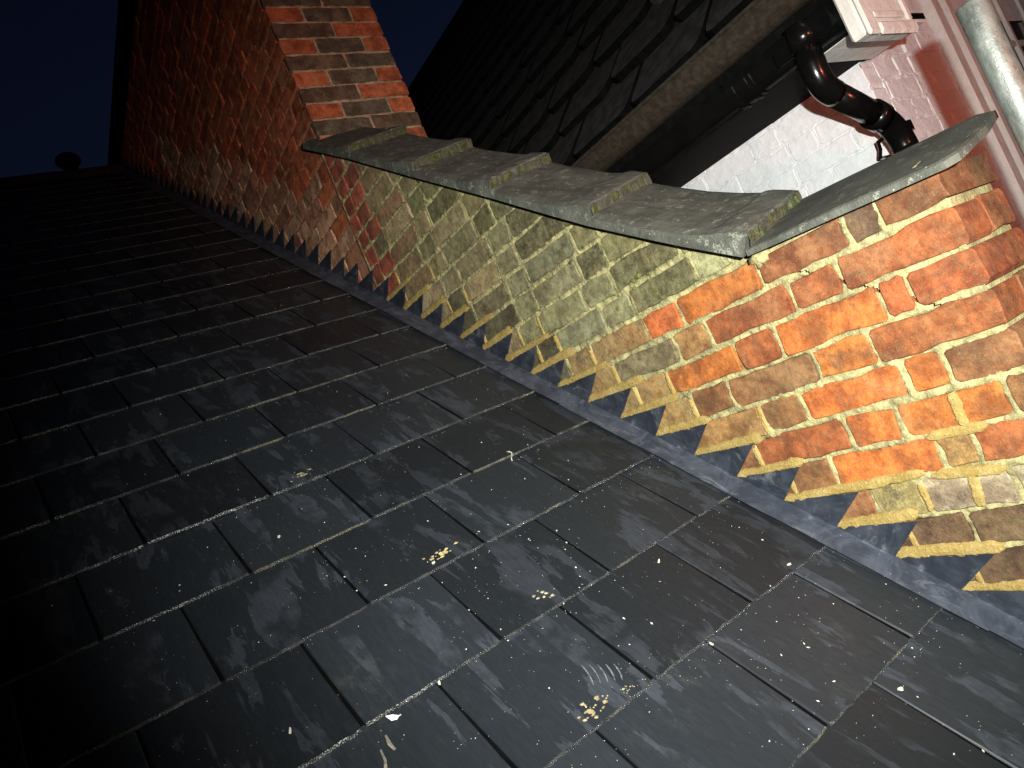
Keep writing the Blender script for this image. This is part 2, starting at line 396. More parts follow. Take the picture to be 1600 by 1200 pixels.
# ------------------------------------------------------------------ slate roof
roof = thing('slate_roof', 'dark slate roof sloping up to the ridge beside the brick wall', 'roof', (-.8, 1.5, 1.0))
def rp(x, s, h):                                                  # roof point: across x, up-slope distance s from the wall base line, height h
    return Vector((x, 0, CR)) + SU * s + SN * h
S0, S1 = -1.15, 6.16
b = MB(); dk = lambda x, s, h: rp(x, s, h)
b.add([dk(-4, S0, -.012), dk(-.001, S0, -.012), dk(-.001, S1, -.012), dk(-4, S1, -.012), dk(-4, S0, -.10), dk(-.001, S0, -.10), dk(-.001, S1, -.10), dk(-4, S1, -.10)],
      [(0,1,2,3),(7,6,5,4),(0,4,5,1),(1,5,6,2),(2,6,7,3),(3,7,4,0)])
b.build('roof_deck', MAT['felt_gap_shade'], roof)
b = MB(); top = dk(-2, S1, 0)
b.add([dk(-4, S1, -.02), dk(-.001, S1, -.02), (-.001, top.y + 4, top.z - 2.9), (-4, top.y + 4, top.z - 2.9)], [(0, 1, 2, 3)])
b.build('far_slope', MAT['felt_gap_shade'], roof)
GA, SW = .23574, .2815
def slate_mesh(w, seed, L=.49, th=.0055):
    q = random.Random(seed); n = 16
    ol = [(-w/2 + w * i / n, q.uniform(-.0012, .0012)) for i in range(n + 1)]
    ol[0] = (ol[0][0] + .002, .002); ol[-1] = (ol[-1][0] - .002, .002)
    ol += [(w/2 + q.uniform(-.0008, .0008), L * .33), (w/2 + q.uniform(-.0008, .0008), L * .66), (w/2, L), (-w/2, L), (-w/2 + q.uniform(-.0008, .0008), L * .66), (-w/2 + q.uniform(-.0008, .0008), L * .33)]
    m = len(ol); bv = .0022
    v = [(x, y, -th) for x, y in ol] + [(x, y, -bv * q.uniform(.7, 1.6)) for x, y in ol] + [(x - math.copysign(bv, x) if abs(x) > w/2 - .01 else x, y + (bv * q.uniform(.6, 1.5) if y < .01 else 0), 0) for x, y in ol]
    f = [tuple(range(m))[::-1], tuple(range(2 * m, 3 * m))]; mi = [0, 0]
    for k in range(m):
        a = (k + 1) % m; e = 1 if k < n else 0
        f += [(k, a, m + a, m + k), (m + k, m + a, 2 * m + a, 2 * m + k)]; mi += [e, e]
    n0 = len(v); v += [(-w/2 - .0048, .006, -th + .0022), (-w/2 + .001, .006, -th + .0022), (-w/2 + .001, L * .49, -th + .0016), (-w/2 - .0048, L * .49, -th + .0016)]  # black strip along the side joint: gap shade and grit put in as colour
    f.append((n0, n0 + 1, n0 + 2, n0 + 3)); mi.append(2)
    return mesh('slate', v, f, [MAT['slate'], MAT['slate_edge'], MAT['felt_gap_shade']], False, mi)
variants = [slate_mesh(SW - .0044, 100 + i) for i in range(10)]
cells = []
for j in range(-5, 27):
    s = (.0139 + j * .18915) / math.cos(PITCH) + .012
    off = -.178 if j % 2 == 0 else -.319 + .2815
    x1 = off
    if j % 2 == 0: cells.append((j, s, -.178, -.006))
    else: cells.append((j, s, max(-.319, -.319) , -.036)); cells.append((j, s, -.034, -.006))
    x = -.178 if j % 2 == 0 else -.319
    while x > -3.9:
        cells.append((j, s, x - SW, x)); x -= SW
for_sort = []
for c in cells:
    p = rp((c[2] + c[3]) / 2, c[1] + .1, 0); vis, z = in_view(p); for_sort.append((not vis, z, c))
for_sort.sort(key=lambda t: (t[0], t[1]))
def slate_frame(c, q):
    j, s, xa, xb = c
    tilt = math.atan(.0125 / .472) + q.uniform(-.0015, .0015)
    u = Vector((1, 0, 0)); vv = (SU * math.cos(tilt) - SN * math.sin(tilt)); rot = q.uniform(-.003, .003)
    u2 = (u * math.cos(rot) + vv * math.sin(rot)).normalized(); v2 = (vv * math.cos(rot) - u * math.sin(rot)).normalized()
    return face_mx(rp((xa + xb) / 2, s + q.uniform(-.0015, .0015), .0135 + q.uniform(-.0005, .0025)), u2, v2)
loose = MB(); cnt = 0
for hid, z, c in for_sort:
    q = random.Random(hash((c[0], round(c[2] * 1000))) & 0xffff)
    w = c[3] - c[2]
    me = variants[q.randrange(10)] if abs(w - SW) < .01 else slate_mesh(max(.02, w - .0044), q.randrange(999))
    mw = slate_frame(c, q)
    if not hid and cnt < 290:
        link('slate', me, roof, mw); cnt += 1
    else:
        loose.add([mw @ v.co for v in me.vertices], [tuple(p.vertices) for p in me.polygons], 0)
lo2 = loose.build('slate_field', [MAT['slate']], roof, fix=False); lo2['kind'] = 'stuff'
# half-round ridge tiles
for i in range(9):
    x1 = -.02 - i * .45; x0 = x1 - .445; b = MB(); n = 10
    ring = lambda x, r: [rp(x, S1 + .02, -.03) + Vector((0, math.cos(math.pi * k / n) * r, math.sin(math.pi * k / n) * r)) for k in range(n + 1)]
    v = ring(x0, .10) + ring(x1, .105) + ring(x0, .085) + ring(x1, .088); m = n + 1; f = []
    for k in range(n):
        f += [(k, k+1, m+k+1, m+k), (2*m+k, 3*m+k, 3*m+k+1, 2*m+k+1), (k, 2*m+k, 2*m+k+1, k+1), (m+k, m+k+1, 3*m+k+1, 3*m+k)]
    b.add(v, f); b.build('ridge_tile', MAT['ridge'], roof, True)

# round vent cap on the ridge, a dark dome against the sky
vt = rp(-.37, S1, .0)
ve = thing('roof_vent', 'small round dark vent cap on the far roof ridge against the night sky', 'vent', tuple(vt))
b = MB(); b.tube([vt + Vector((0, 0, .02)), vt + Vector((0, 0, .14))], .05, 20); b.build('vent_pipe', MAT['tar'], ve, True)
b = MB(); prof = [(0, .115), (.05, .12), (.08, .132), (.088, .152), (.08, .18), (.05, .205), (.015, .213)]
b.tube([vt + Vector((0, 0, z)) for r, z in prof], [max(r, .004) for r, z in prof], 24); b.build('vent_cap', MAT['tar'], ve, True)

# ------------------------------------------------------------------ raking parapet wall
YN, YT, TH = -.268, 1.76, .205                                       # near end, start of the tall wall, thickness
wall = thing('parapet_wall', 'low old brick parapet raking down beside the slate roof to an orange end', 'wall', (0, .7, .5))
FX = face_mx((0, 0, 0), (0, -1, 0), (0, 0, 1))                     # u = -y, v = z, w = -x
RAKE = .664
perps = {9: [-.151, -.084, .124, .367, .488, .716], 8: [-.036, .077, .312, .419, .658], 7: [-.145, -.09, .149, .26, .488, .614],
         6: [-.038, .09, .323, .445, .599], 5: [-.145, -.07, .158, .267, .50, .61], 4: [-.222, -.024, .086, .321, .43], 3: [-.135, -.071, .155, .265],
         2: [-.17, -.009, .097, .32], 1: [-.18, -.067, .05, .16], 0: [-.15, -.04, .1]}
over = {}                                                            # colours of the near bricks as they look: (row, index) -> rgb, moss
OR, RD, TN, DK, BR, GY, WH = (.33, .096, .018), (.215, .056, .016), (.24, .135, .05), (.07, .036, .02), (.17, .072, .028), (.16, .13, .075), (.30, .25, .18)
rowcol = {9: [(.13, .045, .017), (.06, .03, .018), (.17, .055, .022), OR, (.40, .10, .028), TN, TN], 8: [RD, RD, RD, TN, GY, TN, GY, TN], 7: [RD, RD, OR, RD, OR, TN, TN, GY],
          6: [RD, OR, BR, BR, TN, TN, GY], 5: [BR, OR, OR, BR, TN, BR, TN], 4: [BR, OR, OR, RD, BR, BR], 3: [RD, TN, OR, BR, BR, BR],
          2: [WH, WH, (.22, .19, .08), BR, DK], 1: [DK, DK, DK, DK, DK], 0: [DK, DK, DK, DK]}
J = .0055
rows = {}
for k in range(-9, 27):
    if k in perps: e = list(perps[k]); 
    else: e = [YN + (.105 if k % 2 else .215)]
    st = rnd.random() < .5
    if k >= 10 or k < 0:
        st = bool(k % 2)
    while e[-1] < YT - .02:
        st = not st
        e.append(e[-1] + (.228 if st else .114) + rnd.uniform(-.012, .012))
    if e[-1] > YT - .06 : e = [x for x in e if x < YT - .06]
    rows[k] = [YN] + e + [YT - .004]
rects = []; blist = []
for k, e in rows.items():
    z0, z1 = k * .075 + J, (k + 1) * .075 - J
    for i in range(len(e) - 1):
        ya, yb = e[i] + (J if i else 0), e[i + 1] - J
        yc = (ya + yb) / 2
        zr = (k + .5) * .075 - T * yc                                # rise above the slope line
        if (zr > .80 and yc > .08) or zr < -.30: continue
        if k >= 10 and (yc < .10 or zr > .80): continue
        rects.append((-yb, -ya, z0 + rnd.uniform(-.002, .002), z1 + rnd.uniform(-.002, .002))); blist.append((k, i, yc, zr))
def brick_colour(k, i, yc, zr):
    def jit(c, a=.2):
        g_ = rnd.uniform(1 - a, 1 + a); return tuple(max(.01, x * g_ * rnd.uniform(.95, 1.05)) for x in c)
    if k in rowcol and k <= 9 and i < len(rowcol[k]): return jit(rowcol[k][i], .1), (.12 if yc < .45 else .4)
    if zr < .17 and .35 < yc < 1.25 and rnd.random() < .8: return jit((.05, .048, .03)), .22
    if yc > 1.60: return jit((.30, .068, .045)), .06
    m = .5 if zr > .35 else .38
    c = rnd.choice([(.15, .125, .07), (.19, .16, .09), (.10, .082, .05), (.23, .19, .11), (.16, .10, .06), (.24, .18, .10)])
    if .05 < yc < .95 and zr > .12: c = rnd.choice([(.19, .19, .105), (.15, .155, .09), (.24, .24, .14), (.095, .10, .065), (.17, .155, .09)])
    if yc > 1.3: c = rnd.choice([(.24, .15, .085), (.30, .21, .12), (.17, .10, .065), (.26, .13, .08), (.32, .24, .14)]); m = .4
    if zr > .50 and .35 < yc < 1.25: c = rnd.choice([(.06, .056, .024), (.04, .036, .017), (.10, .095, .04), (.15, .14, .06)]); m = .4
    return jit(c), m
tri_budget = 0
for r, (k, i, yc, zr) in zip(rects, blist):
    # rake: v - T*y <= RAKE  ->  T*u + v <= RAKE
    near_end = (i == 0)
    dep = (TH if (k % 2 and near_end) else .098)
    res = brick_mesh(r, dep, .0042, .0045, (T, 1, RAKE - .012) if k > 8 and yc > .08 else ((0, 1, .7395) if k >= 9 else None))
    if not res: continue
    me, (cu, cv) = res
    o = link('brick', me, wall, FX @ Matrix.Translation((cu, cv, 0)))
    c, a = brick_colour(k, i, yc, zr); o.color = (*c, a)
# second header on the near end of every other course
FE = face_mx((0, YN, 0), (1, 0, 0), (0, 0, 1))
for k in range(-8, 10):
    if k % 2 == 0:
        r = (.106, TH, k * .075 + J, (k + 1) * .075 - J); me, (cu, cv) = brick_mesh(r, .11, .003, .0045, (0, 1, .728))
        o = link('brick', me, wall, FE @ Matrix.Translation((cu, cv, 0))); o.color = (*rnd.choice([BR, RD, DK]), .15)
# mortar
yy = np.arange(YN + .008, YT + .001, .0048); rr_ = np.arange(-.14, RAKE - .014, .0048)
Yg, Rg = np.meshgrid(yy, rr_)
ms = mortar_sheet('mortar', -Yg, Rg + T * Yg, rects, .0036, .0092, MAT['mortar'], wall, FX, 3, keep=lambda u, v: (v < .738) | (u < -.08))
ye = np.arange(YN + .008, .13, .0048); ze = np.arange(.0, .738, .0048); Yg, Zg = np.meshgrid(ye, ze)
mortar_sheet('mortar', -Yg, Zg, rects, .0042, .0075, MAT['mortar'], wall, FX, 3, keep=lambda u, v: (v + T * u) > RAKE - .012)
b = MB()                                                             # solid core of the wall behind the face
core = [(YN + .012, -1.2), (YN + .012, .734), (.098, .734), (YT, T * YT + .642), (YT, -1.2)]
b.extrude(core, lambda y, z: (.024, y, z), lambda y, z: (TH - .006, y, z)); b.build('mortar_core', MAT['mortar'], wall)

# tufts of moss on the damp brickwork under the coping
mq = np.random.RandomState(77)
for i in range(26):
    y_, z_ = (.452 + mq.randn() * .05, .815 + mq.randn() * .035) if i < 16 else (.62 + mq.randn() * .14, 1.06 + mq.randn() * .03 - .1)
    z_ = min(z_, T * y_ + .625); rr5 = abs(mq.randn()) * .0026 + .0018; vv = []; ff = []
    for a in range(5):
        for c_ in range(9):
            an = 2 * math.pi * c_ / 9; rad = rr5 * math.cos(a / 4 * 1.45) * mq.uniform(.7, 1.3)
            vv.append((-y_ + math.cos(an) * rad * 1.3, z_ + math.sin(an) * rad, -.002 + rr5 * .7 * math.sin(a / 4 * 1.45)))
    for a in range(4):
        for c_ in range(9): ff.append((a * 9 + c_, a * 9 + (c_ + 1) % 9, a * 9 + 9 + (c_ + 1) % 9, a * 9 + 9 + c_))
    ff.append(tuple(range(36, 45)))
    link('moss_tuft', mesh('moss_tuft', vv, ff, MAT['moss_bright'] if i < 16 else MAT['moss'], True), wall, FX)

b = MB(); ys_ = (YT - .016, YT + .013); b.extrude([(ys_[0], T * ys_[0] - .14), (ys_[1], T * ys_[1] - .14), (ys_[1], T * ys_[1] + .645), (ys_[0], T * ys_[0] + .645)], lambda y, z: (.0045, y, z), lambda y, z: (.13, y, z)); b.build('mortar', MAT['mortar_far'], wall)
# ochre pointing over the lead and up the first joints
def strip(p0, p1, half, proud, seed, mw, parent, mat, n=26, taper=.5):
    """a fat trowelled strip of mortar from p0 to p1 (face coordinates)"""
    q = np.random.RandomState(seed); p0, p1 = np.array(p0), np.array(p1); d = p1 - p0; L = np.linalg.norm(d); d /= L; nrm = np.array([-d[1], d[0]])
    m = 7; v = []; f = []
    lo_, hi_ = np.cumsum(q.randn(n + 1)) * .0009 + q.randn(n + 1) * .0011, np.cumsum(q.randn(n + 1)) * .0009 + q.randn(n + 1) * .0014
    lo_ -= lo_.mean(); hi_ -= hi_.mean()
    for i in range(n + 1):
        t = i / n; e = min(1, (min(t, 1 - t) * n + .25) / 2.2) ** .5
        for kk in range(m + 1):
            s = kk / m * 2 - 1; wd = half * e + (hi_[i] if s > 0 else lo_[i]) * .8
            hgt = proud * (1 - .35 * abs(s) ** 2) * (.6 + .4 * e) * (1 if abs(s) < .9 else .55) + q.uniform(-.0012, .0012) - (.010 if abs(s) > .99 else 0)
            c = p0 + d * L * t + nrm * s * max(wd, .002)
            v.append((c[0], c[1], hgt))
    for i in range(n):
        for kk in range(m):
            a = i * (m + 1) + kk; f.append((a, a + 1, a + m + 2, a + m + 1))
    if (np.cross(d, nrm)) > 0: f = [x[::-1] for x in f]
    return link('pointing', mesh('pointing', v, f, mat, True), parent, mw)
TY = .075 / T                                                         # a lead step is one course high
for k in range(-3, 46):
    y = k * TY
    if y > YT + .05: break
    end = max(y - .185 - rnd.uniform(0, .08), YN)
    z = k * .075
    strip((-y - .004, z + .001), (-end, z + .002), .0128 + rnd.uniform(-.0015, .003), .0078, 300 + k, FX, wall, MAT['mortar_new'])
    for yv in rows.get(k, []):
        if y - .30 < yv < y - .02 and yv > YN + .02 and rnd.random() < .7:
            strip((-yv, z + .006), (-yv + rnd.uniform(-.004, .004), z + rnd.uniform(.05, .068)), .0075, .0032, 700 + k, FX, wall, MAT['mortar_new'], 12)
for (ya, za, yb, zb) in [(-.17, .30, -.06, .295), (-.135, .30, -.135, .368), (-.03, .232, .09, .229), (-.17, .218, -.04, .222), (-.10, .155, -.11, .215)]:
    strip((-ya, za), (-yb, zb), .0115, .0042, int(ya * 999) + 2000, FX, wall, MAT['mortar_new'], 14)

# ------------------------------------------------------------------ stepped lead flashing
fl = thing('lead_flashing', 'grey stepped lead flashing with sawtooth top edge between slates and brickwork', 'flashing', (-.02, .8, .5))
LAPS = [(-4, -.4), (-.4, 8.4), (8.4, 19.3), (19.3, 30), (30, 40), (40, 50)]
def lead_piece(ka, kb, idx):
    q = np.random.RandomState(40 + idx); v = []; f = []; sh = .008 if idx >= 3 else 0; off = -.004 - .0022 * (idx % 2) + sh
    def P(x, y, z): v.append(Vector((x, y, z))); return len(v) - 1
    prev = None
    for k in range(math.floor(ka), math.ceil(kb) + 1):
        y, z = k * TY, k * .075
        if k < ka - .99 or k > kb + .99: continue
        tip_u = (y + .004, z - .002)
        near = (y - .184 + rnd.uniform(-.008, .008), z - .009)
        low = ((k - 1) * TY, (k - 1) * .075)
        # triangle tip - near - lower tip, with the top edge in the joint
        n = 4; top = [(tip_u[0] + (near[0] - tip_u[0]) * i / n, tip_u[1] + (near[1] - tip_u[1]) * i / n) for i in range(n + 1)]
        bot = [(tip_u[0] + (low[0] - tip_u[0]) * i / n, tip_u[1] - .004 + (low[1] - tip_u[1]) * i / n) for i in range(n + 1)]
        for i in range(n):
            a = [P(off + q.uniform(-.001, .001), *top[i]), P(off + q.uniform(-.001, .001), *top[i + 1]), P(off - .001, *bot[i + 1]), P(off - .001, *bot[i])]
            f.append(a)
    # flared band lying down on the slates
    ns = int((kb - ka) * 3); ms_ = 5; base = len(v)
    for i in range(ns + 1):
        k = ka + (kb - ka) * i / ns; y = k * TY; wv = .0025 * math.sin(k * 1.7 + idx) + .0018 * math.sin(k * 4.1)
        for m in range(ms_ + 1):
            t = m / ms_; x = off - (.058 + sh) * t ** 1.1 - (wv * t * .6)
            h = (1 - t) * .0130 + .0195 + max(0, wv) * t * .3
            c = rp(x, 0, 0); p = Vector((x, y, CR + T * y)) + SN * h
            v.append(p)
    for i in range(ns):
        for m in range(ms_):
            a = base + i * (ms_ + 1) + m; f.append((a, a + ms_ + 1, a + ms_ + 2, a + 1))
    b = MB(); mi_ = [0] * (len(f) - ns * ms_) + [1] * (ns * ms_); b.add(v, f); b.mi = mi_; o = b.build('lead_sheet', [MAT['lead'], MAT['lead_pale']], fl, False, fix=False)
    mo = o.modifiers.new('thickness', 'SOLIDIFY'); mo.thickness = .0022; mo.offset = 0
for i, (a_, b_) in enumerate(LAPS): lead_piece(a_, b_ + .25, i)

# ------------------------------------------------------------------ coping tiles
cop = thing('wall_coping', 'grey weathered concrete coping tiles overlapping down the top of the parapet wall', 'coping', (.1, .7, 1.1))
laps = [1.80, 1.47, 1.125, .795, .475, .10]
def rise(y): return float(np.interp(y, [.05, .1, .25, .475, .62, .795, 1.125, 1.47, 1.8], [.690, .686, .672, .662, .665, .671, .674, .682, .674]))
def coping_tile(yh, yl, seed, last=False):
    """tile from up-slope yh to lower end yl; runs across from x=-.045 to .25, tilted towards the slates"""
    q = np.random.RandomState(seed); L = (yh - yl) / math.cos(PITCH); over_ = .05
    th = .026; nx = 12; tilt = R(7.2); over_ = 0
    hp = [(0, 0), (.2, -.001), (.45, .0015), (.65, .006), (.76, .0115), (.80, .0145), (.825, .020), (.85, .022), (.93, .0255), (.985, .027), (1., .024)]
    prof = [(L * a_ - (.0015 if a_ == 1 else 0), h_) for a_, h_ in hp]
    v = []; X0, X1 = -.045, .25
    for a in range(nx + 1):
        fx = a / nx; x = X0 + (X1 - X0) * fx; skew = .055 * fx / math.cos(PITCH)
        lift = (x - X0) * math.tan(tilt)
        for i_, (s, h) in enumerate(prof):
            y = yh - s * math.cos(PITCH); base = Vector((x, y, T * y + rise(y))) + SU * skew
            e = .005 if a in (0, nx) else 0
            wob = .0026 * (q.rand() - .5)
            v.append(base + SN * (th - .012 + h + lift - e + wob) + SU * (.006 * (q.rand() - .5) if i_ == len(prof) - 1 else 0))
        for (s, h) in reversed(prof):
            y = yh - s * math.cos(PITCH); base = Vector((x, y, T * y + rise(y))) + SU * skew
            v.append(base + SN * (-.012 + lift))
    m = 2 * len(prof); f = []
    for a in range(nx):
        for kk in range(m):
            k2 = (kk + 1) % m; f.append((a * m + kk, a * m + k2, (a + 1) * m + k2, (a + 1) * m + kk))
    f.append(tuple(range(m))[::-1]); f.append(tuple(range(nx * m, nx * m + m)))
    b = MB(); b.add(v, f); o = b.build('coping_tile', MAT['coping'], cop)
    # moss grown along the lower end of the tile
    mv = []; mf = []; n = 90; mm = 9; wd_ = np.cumsum(q.randn(n + 1)) * .0014; wd_ -= np.linspace(wd_[0], wd_[-1], n + 1)
    for i in range(n + 1):
        fx = i / n; x = X0 + .006 + (X1 - X0 - .012) * fx; skew = .055 * (x - X0) / (X1 - X0) / math.cos(PITCH); lift = (x - X0) * math.tan(tilt)
        y = yl; base = Vector((x, y, T * y + rise(y))) + SU * skew
        wdt = max(.004, .012 + wd_[i] + .003 * q.rand() + (.016 if fx > .7 else 0) * q.rand())
        for kk in range(mm + 1):
            t = kk / mm
            mv.append(base - SU * (wdt * t - .003) + SN * (th - .012 + lift + .026 * max(0, 1 - t * 1.15) ** .7 + .0032 * (q.rand() - .45) - (.008 if kk == mm else 0) - (.004 if kk == 0 else 0)))
    for i in range(n):
        for kk in range(mm): a = i * (mm + 1) + kk; mf.append((a, a + mm + 1, a + mm + 2, a + 1))
    if not last or True:
        b = MB(); b.add(mv, mf); mo_ = b.build('moss_strip', MAT['moss'], None, True)
        mo_.parent = o; mo_.matrix_basis = Matrix.Translation(-P0[cop.name].translation)
for i in range(len(laps) - 1): coping_tile(laps[i], laps[i + 1], 60 + i, i == len(laps) - 2)
# level end tile
b = MB()
ol = [(-.045, .098), (-.047, .03), (-.045, -.10), (-.047, -.22), (-.046, -.300), (-.03, -.318), (.10, -.322), (.215, -.306), (.252, -.270), (.252, -.15), (.254, .0), (.252, .15), (.13, .128)]
q = random.Random(4); zt = lambda x, y: .7515 + (x + .045) * .24 + .062 * y
v = [(x, y, zt(x, y) - .008) for x, y in ol] + [(x, y, zt(x, y) + .005 + q.uniform(-.001, .001)) for x, y in ol]
cxm, cym = .10, -.09
v += [(x + (cxm - x) * .03, y + (cym - y) * .03, zt(x, y) + .008 + q.uniform(-.001, .001)) for x, y in ol] + [(cxm, cym, zt(cxm, cym) + .0085)]
n = len(ol); f = [tuple(range(n))]
for k in range(n):
    a = (k + 1) % n; f += [(k, a, n + a, n + k), (n + k, n + a, 2 * n + a, 2 * n + k), (2 * n + k, 2 * n + a, 3 * n)]
b.add(v, f); b.build('coping_tile', MAT['coping'], cop)
# bedding mortar under the end tile and in the cracked joint
def lump(name, c, r, mat, parent, seed, flat=(1, 1, 1), n=10, m=7, amp=.35):
    q = np.random.RandomState(seed); v = []; f = []; c = Vector(c)
    for i in range(m + 1):
        th_ = math.pi * i / m
        for k in range(n):
            ph = 2 * math.pi * k / n; rr2 = r * (1 + amp * (q.rand() - .5) * 2)
            v.append(c + Vector((math.sin(th_) * math.cos(ph) * flat[0], math.sin(th_) * math.sin(ph) * flat[1], math.cos(th_) * flat[2])) * rr2)
    for i in range(m):
        for k in range(n): f.append((i * n + k, (i + 1) * n + k, (i + 1) * n + (k + 1) % n, i * n + (k + 1) % n))
    b = MB(); b.add(v, f); return b.build(name, mat, parent, True)
b = MB(); b.extrude([(.006, .735), (.17, .735), (.17, .772), (.02, .752), (.006, .747)], lambda x, z: (x, YN + .05, z), lambda x, z: (x, .10, z)); b.build('bedding', MAT['mortar'], cop)
lump('bedding', (.03, YN + .03, .745), .024, MAT['mortar'], cop, 3, (1.5, 1.0, .6)); lump('bedding', (.0, .105, .742), .022, MAT['mortar'], cop, 5, (.7, 1.1, .9))

# ------------------------------------------------------------------ tall brick wall
XT0, XT1, ZT = .018, .525, 3.84
tall = thing('brick_chimney_stack', 'tall red brick wall rising dark from the roof at the back, lit end face', 'brick wall', (.27, 3.4, 2.4))
FT = face_mx((XT0, 0, 0), (0, -1, 0), (0, 0, 1)); FTE = face_mx((0, YT, 0), (1, 0, 0), (0, 0, 1))
trects = []; cand = []
YE = 5.42
for k in range(14, 51):
    z0, z1 = k * .075 + J, (k + 1) * .075 - J
    y = YT + (.028 if k % 2 else .222); st = bool(k % 2)
    while y < YE - .03:
        st = not st; w_ = (.228 if st else .114) + rnd.uniform(-.008, .008); y2 = min(y + w_, YE)
        yc = (y + y2) / 2
        if (k + 1) * .075 > T * yc - .12:
            r = (-y2 + J, -y - J, z0, z1); trects.append(r); cand.append((r, k, yc))
        y = y2
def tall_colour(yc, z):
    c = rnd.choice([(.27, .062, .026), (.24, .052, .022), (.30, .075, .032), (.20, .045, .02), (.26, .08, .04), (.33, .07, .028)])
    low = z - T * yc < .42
    if low: c = rnd.choice([(.34, .19, .12), (.38, .23, .15), (.29, .14, .09), (.33, .13, .085), (.25, .12, .08)])  # lower bricks paler and pinker: lit glow partly put into their colour
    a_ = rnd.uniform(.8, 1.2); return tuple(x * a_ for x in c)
cand.sort(key=lambda t: (not in_view((XT0, t[2], (t[1] + .5) * .075))[0], t[2]))
joined = MB(); nb = 0
for r, k, yc in cand:
    res = brick_mesh(r, .09, .003, .0045, nseg=0 if yc > 3 else 5)
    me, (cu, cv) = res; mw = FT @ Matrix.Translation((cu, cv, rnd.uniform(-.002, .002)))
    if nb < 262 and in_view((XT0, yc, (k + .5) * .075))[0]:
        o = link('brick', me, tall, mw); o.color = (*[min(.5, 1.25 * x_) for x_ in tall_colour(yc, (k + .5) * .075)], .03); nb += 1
    else: joined.add([mw @ x.co for x in me.vertices], [tuple(p.vertices) for p in me.polygons])
if joined.v:
    jo = joined.build('brickwork', MAT['brick'], tall, fix=False); jo.color = (.38, .095, .045, .03); jo['kind'] = 'stuff'
erects = []
RED, OLV, DRK = (.33, .085, .035), (.075, .062, .046), (.085, .055, .038)
for k in range(22, 50):
    z0, z1 = k * .075 + J, (k + 1) * .075 - J
    xs = [XT0, .176, .405, XT1] if k % 2 == 0 else [XT0, .288, XT1]
    for i in range(len(xs) - 1):
        r = (xs[i] + (J if i else 0), xs[i + 1] - (J if i < len(xs) - 2 else 0), z0, z1); erects.append(r)
        me, (cu, cv) = brick_mesh(r, (.212 if k % 2 == 0 else .022), .003, .0045)
        o = link('brick', me, tall, FTE @ Matrix.Translation((cu, cv, 0)))
        if k % 2 == 0: c = RED if i != 1 else OLV
        else: c = rnd.choice([DRK, DRK, OLV, (.2, .08, .05)])
        if k % 4 == 1 and i == 1: c = rnd.choice([RED, (.16, .07, .05)])
        a_ = rnd.uniform(.82, 1.18); o.color = (*[x * a_ for x in c], .05)
yy = np.arange(YT + .03, YE, .014); rr_ = np.arange(-.12, 2.6, .014); Yg, Rg = np.meshgrid(yy, rr_)
yt = np.arange(YT + .03, 3.0, .0075); zt_ = np.arange(1.2, 3.0, .0075)
mortar_sheet('mortar', -Yg, Rg + T * Yg, trects, .005, .006, MAT['mortar_far'], tall, FT, 9, keep=lambda u, v: v < ZT - .002)
xx = np.arange(XT0 + .006, XT1 - .004, .005); zz = np.arange(1.75, ZT, .005); Xg, Zg = np.meshgrid(xx, zz)
mortar_sheet('mortar', Xg, Zg, erects, .0045, .006, MAT['mortar_end'], tall, FTE, 12)
b = MB(); b.box((XT0 + .035, YT + .03, .4), (XT1 - .01, YE - .02, ZT - .004)); b.build('mortar_core', MAT['mortar_far'], tall)
b = MB(); b.box((XT0 - .065, YT - .05, ZT), (XT1 + .06, YE + .06, ZT + .075), 0, .006); b.build('capping', MAT['tar'], tall)

# ------------------------------------------------------------------ painted house next door
HX, HY = 1.034, .227
house = thing('painted_house', 'white painted brick house with dark tiled roof behind the parapet wall', 'house', (2.0, 1.5, 1.0))
FS = face_mx((HX, 0, 0), (0, -1, 0), (0, 0, 1)); FG = face_mx((0, HY, 0), (1, 0, 0), (0, 0, 1))
C7 = .0765
srects, grects = [], []
for k in range(6, 20):
    z0 = .993 + (k - 12) * C7; y = HY + (0 if k % 2 else 0); first = True
    e = [HY, HY + (.215 if k % 2 else .105)]; st = bool(k % 2)
    while e[-1] < 1.75: st = not st; e.append(e[-1] + (.225 if st else .112) + rnd.uniform(-.008, .008))
    for i in range(len(e) - 1):
        r = (-e[i + 1] + .004, -e[i] - (.004 if i else 0), z0 + .004, z0 + C7 - .004); srects.append(r)
        if r[0] > -1.5 and z0 > .66 and z0 < 1.33:
            me, (cu, cv) = brick_mesh(r, .08, .004, .004, mat=MAT['white'])
            link('brick', me, house, FS @ Matrix.Translation((cu, cv, rnd.uniform(-.0018, .0008))))
    z0 = 1.021 + (k - 12) * .0752
    e = [HX, HX + (.105 if k % 2 else .215)]; st = not bool(k % 2)
    while e[-1] < 1.57: st = not st; e.append(e[-1] + (.225 if st else .112) + rnd.uniform(-.008, .008))
    e[-1] = 1.63
    for i in range(len(e) - 1):
        r = (e[i] + (.004 if i else .085), e[i + 1] - .004, z0 + .004, z0 + .0752 - .004)
        if r[1] - r[0] < .01: continue
        grects.append(r)
        me, (cu, cv) = brick_mesh(r, .08, .004, .004, mat=MAT['white'])
        link('brick', me, house, FG @ Matrix.Translation((cu, cv, rnd.uniform(-.0018, .0008))))
yy = np.arange(HY + .004, 1.75, .006); zz = np.arange(.53, 1.5, .006); A_, B_ = np.meshgrid(yy, zz)
mortar_sheet('mortar', -A_, B_, srects, .0030, .0062, MAT['white'], house, FS, 21, deep=.008)
xx = np.arange(HX + .004, 1.64, .006); A_, B_ = np.meshgrid(xx, zz)
mortar_sheet('mortar', A_, B_, grects, .0030, .0062, MAT['white'], house, FG, 23, deep=.008)
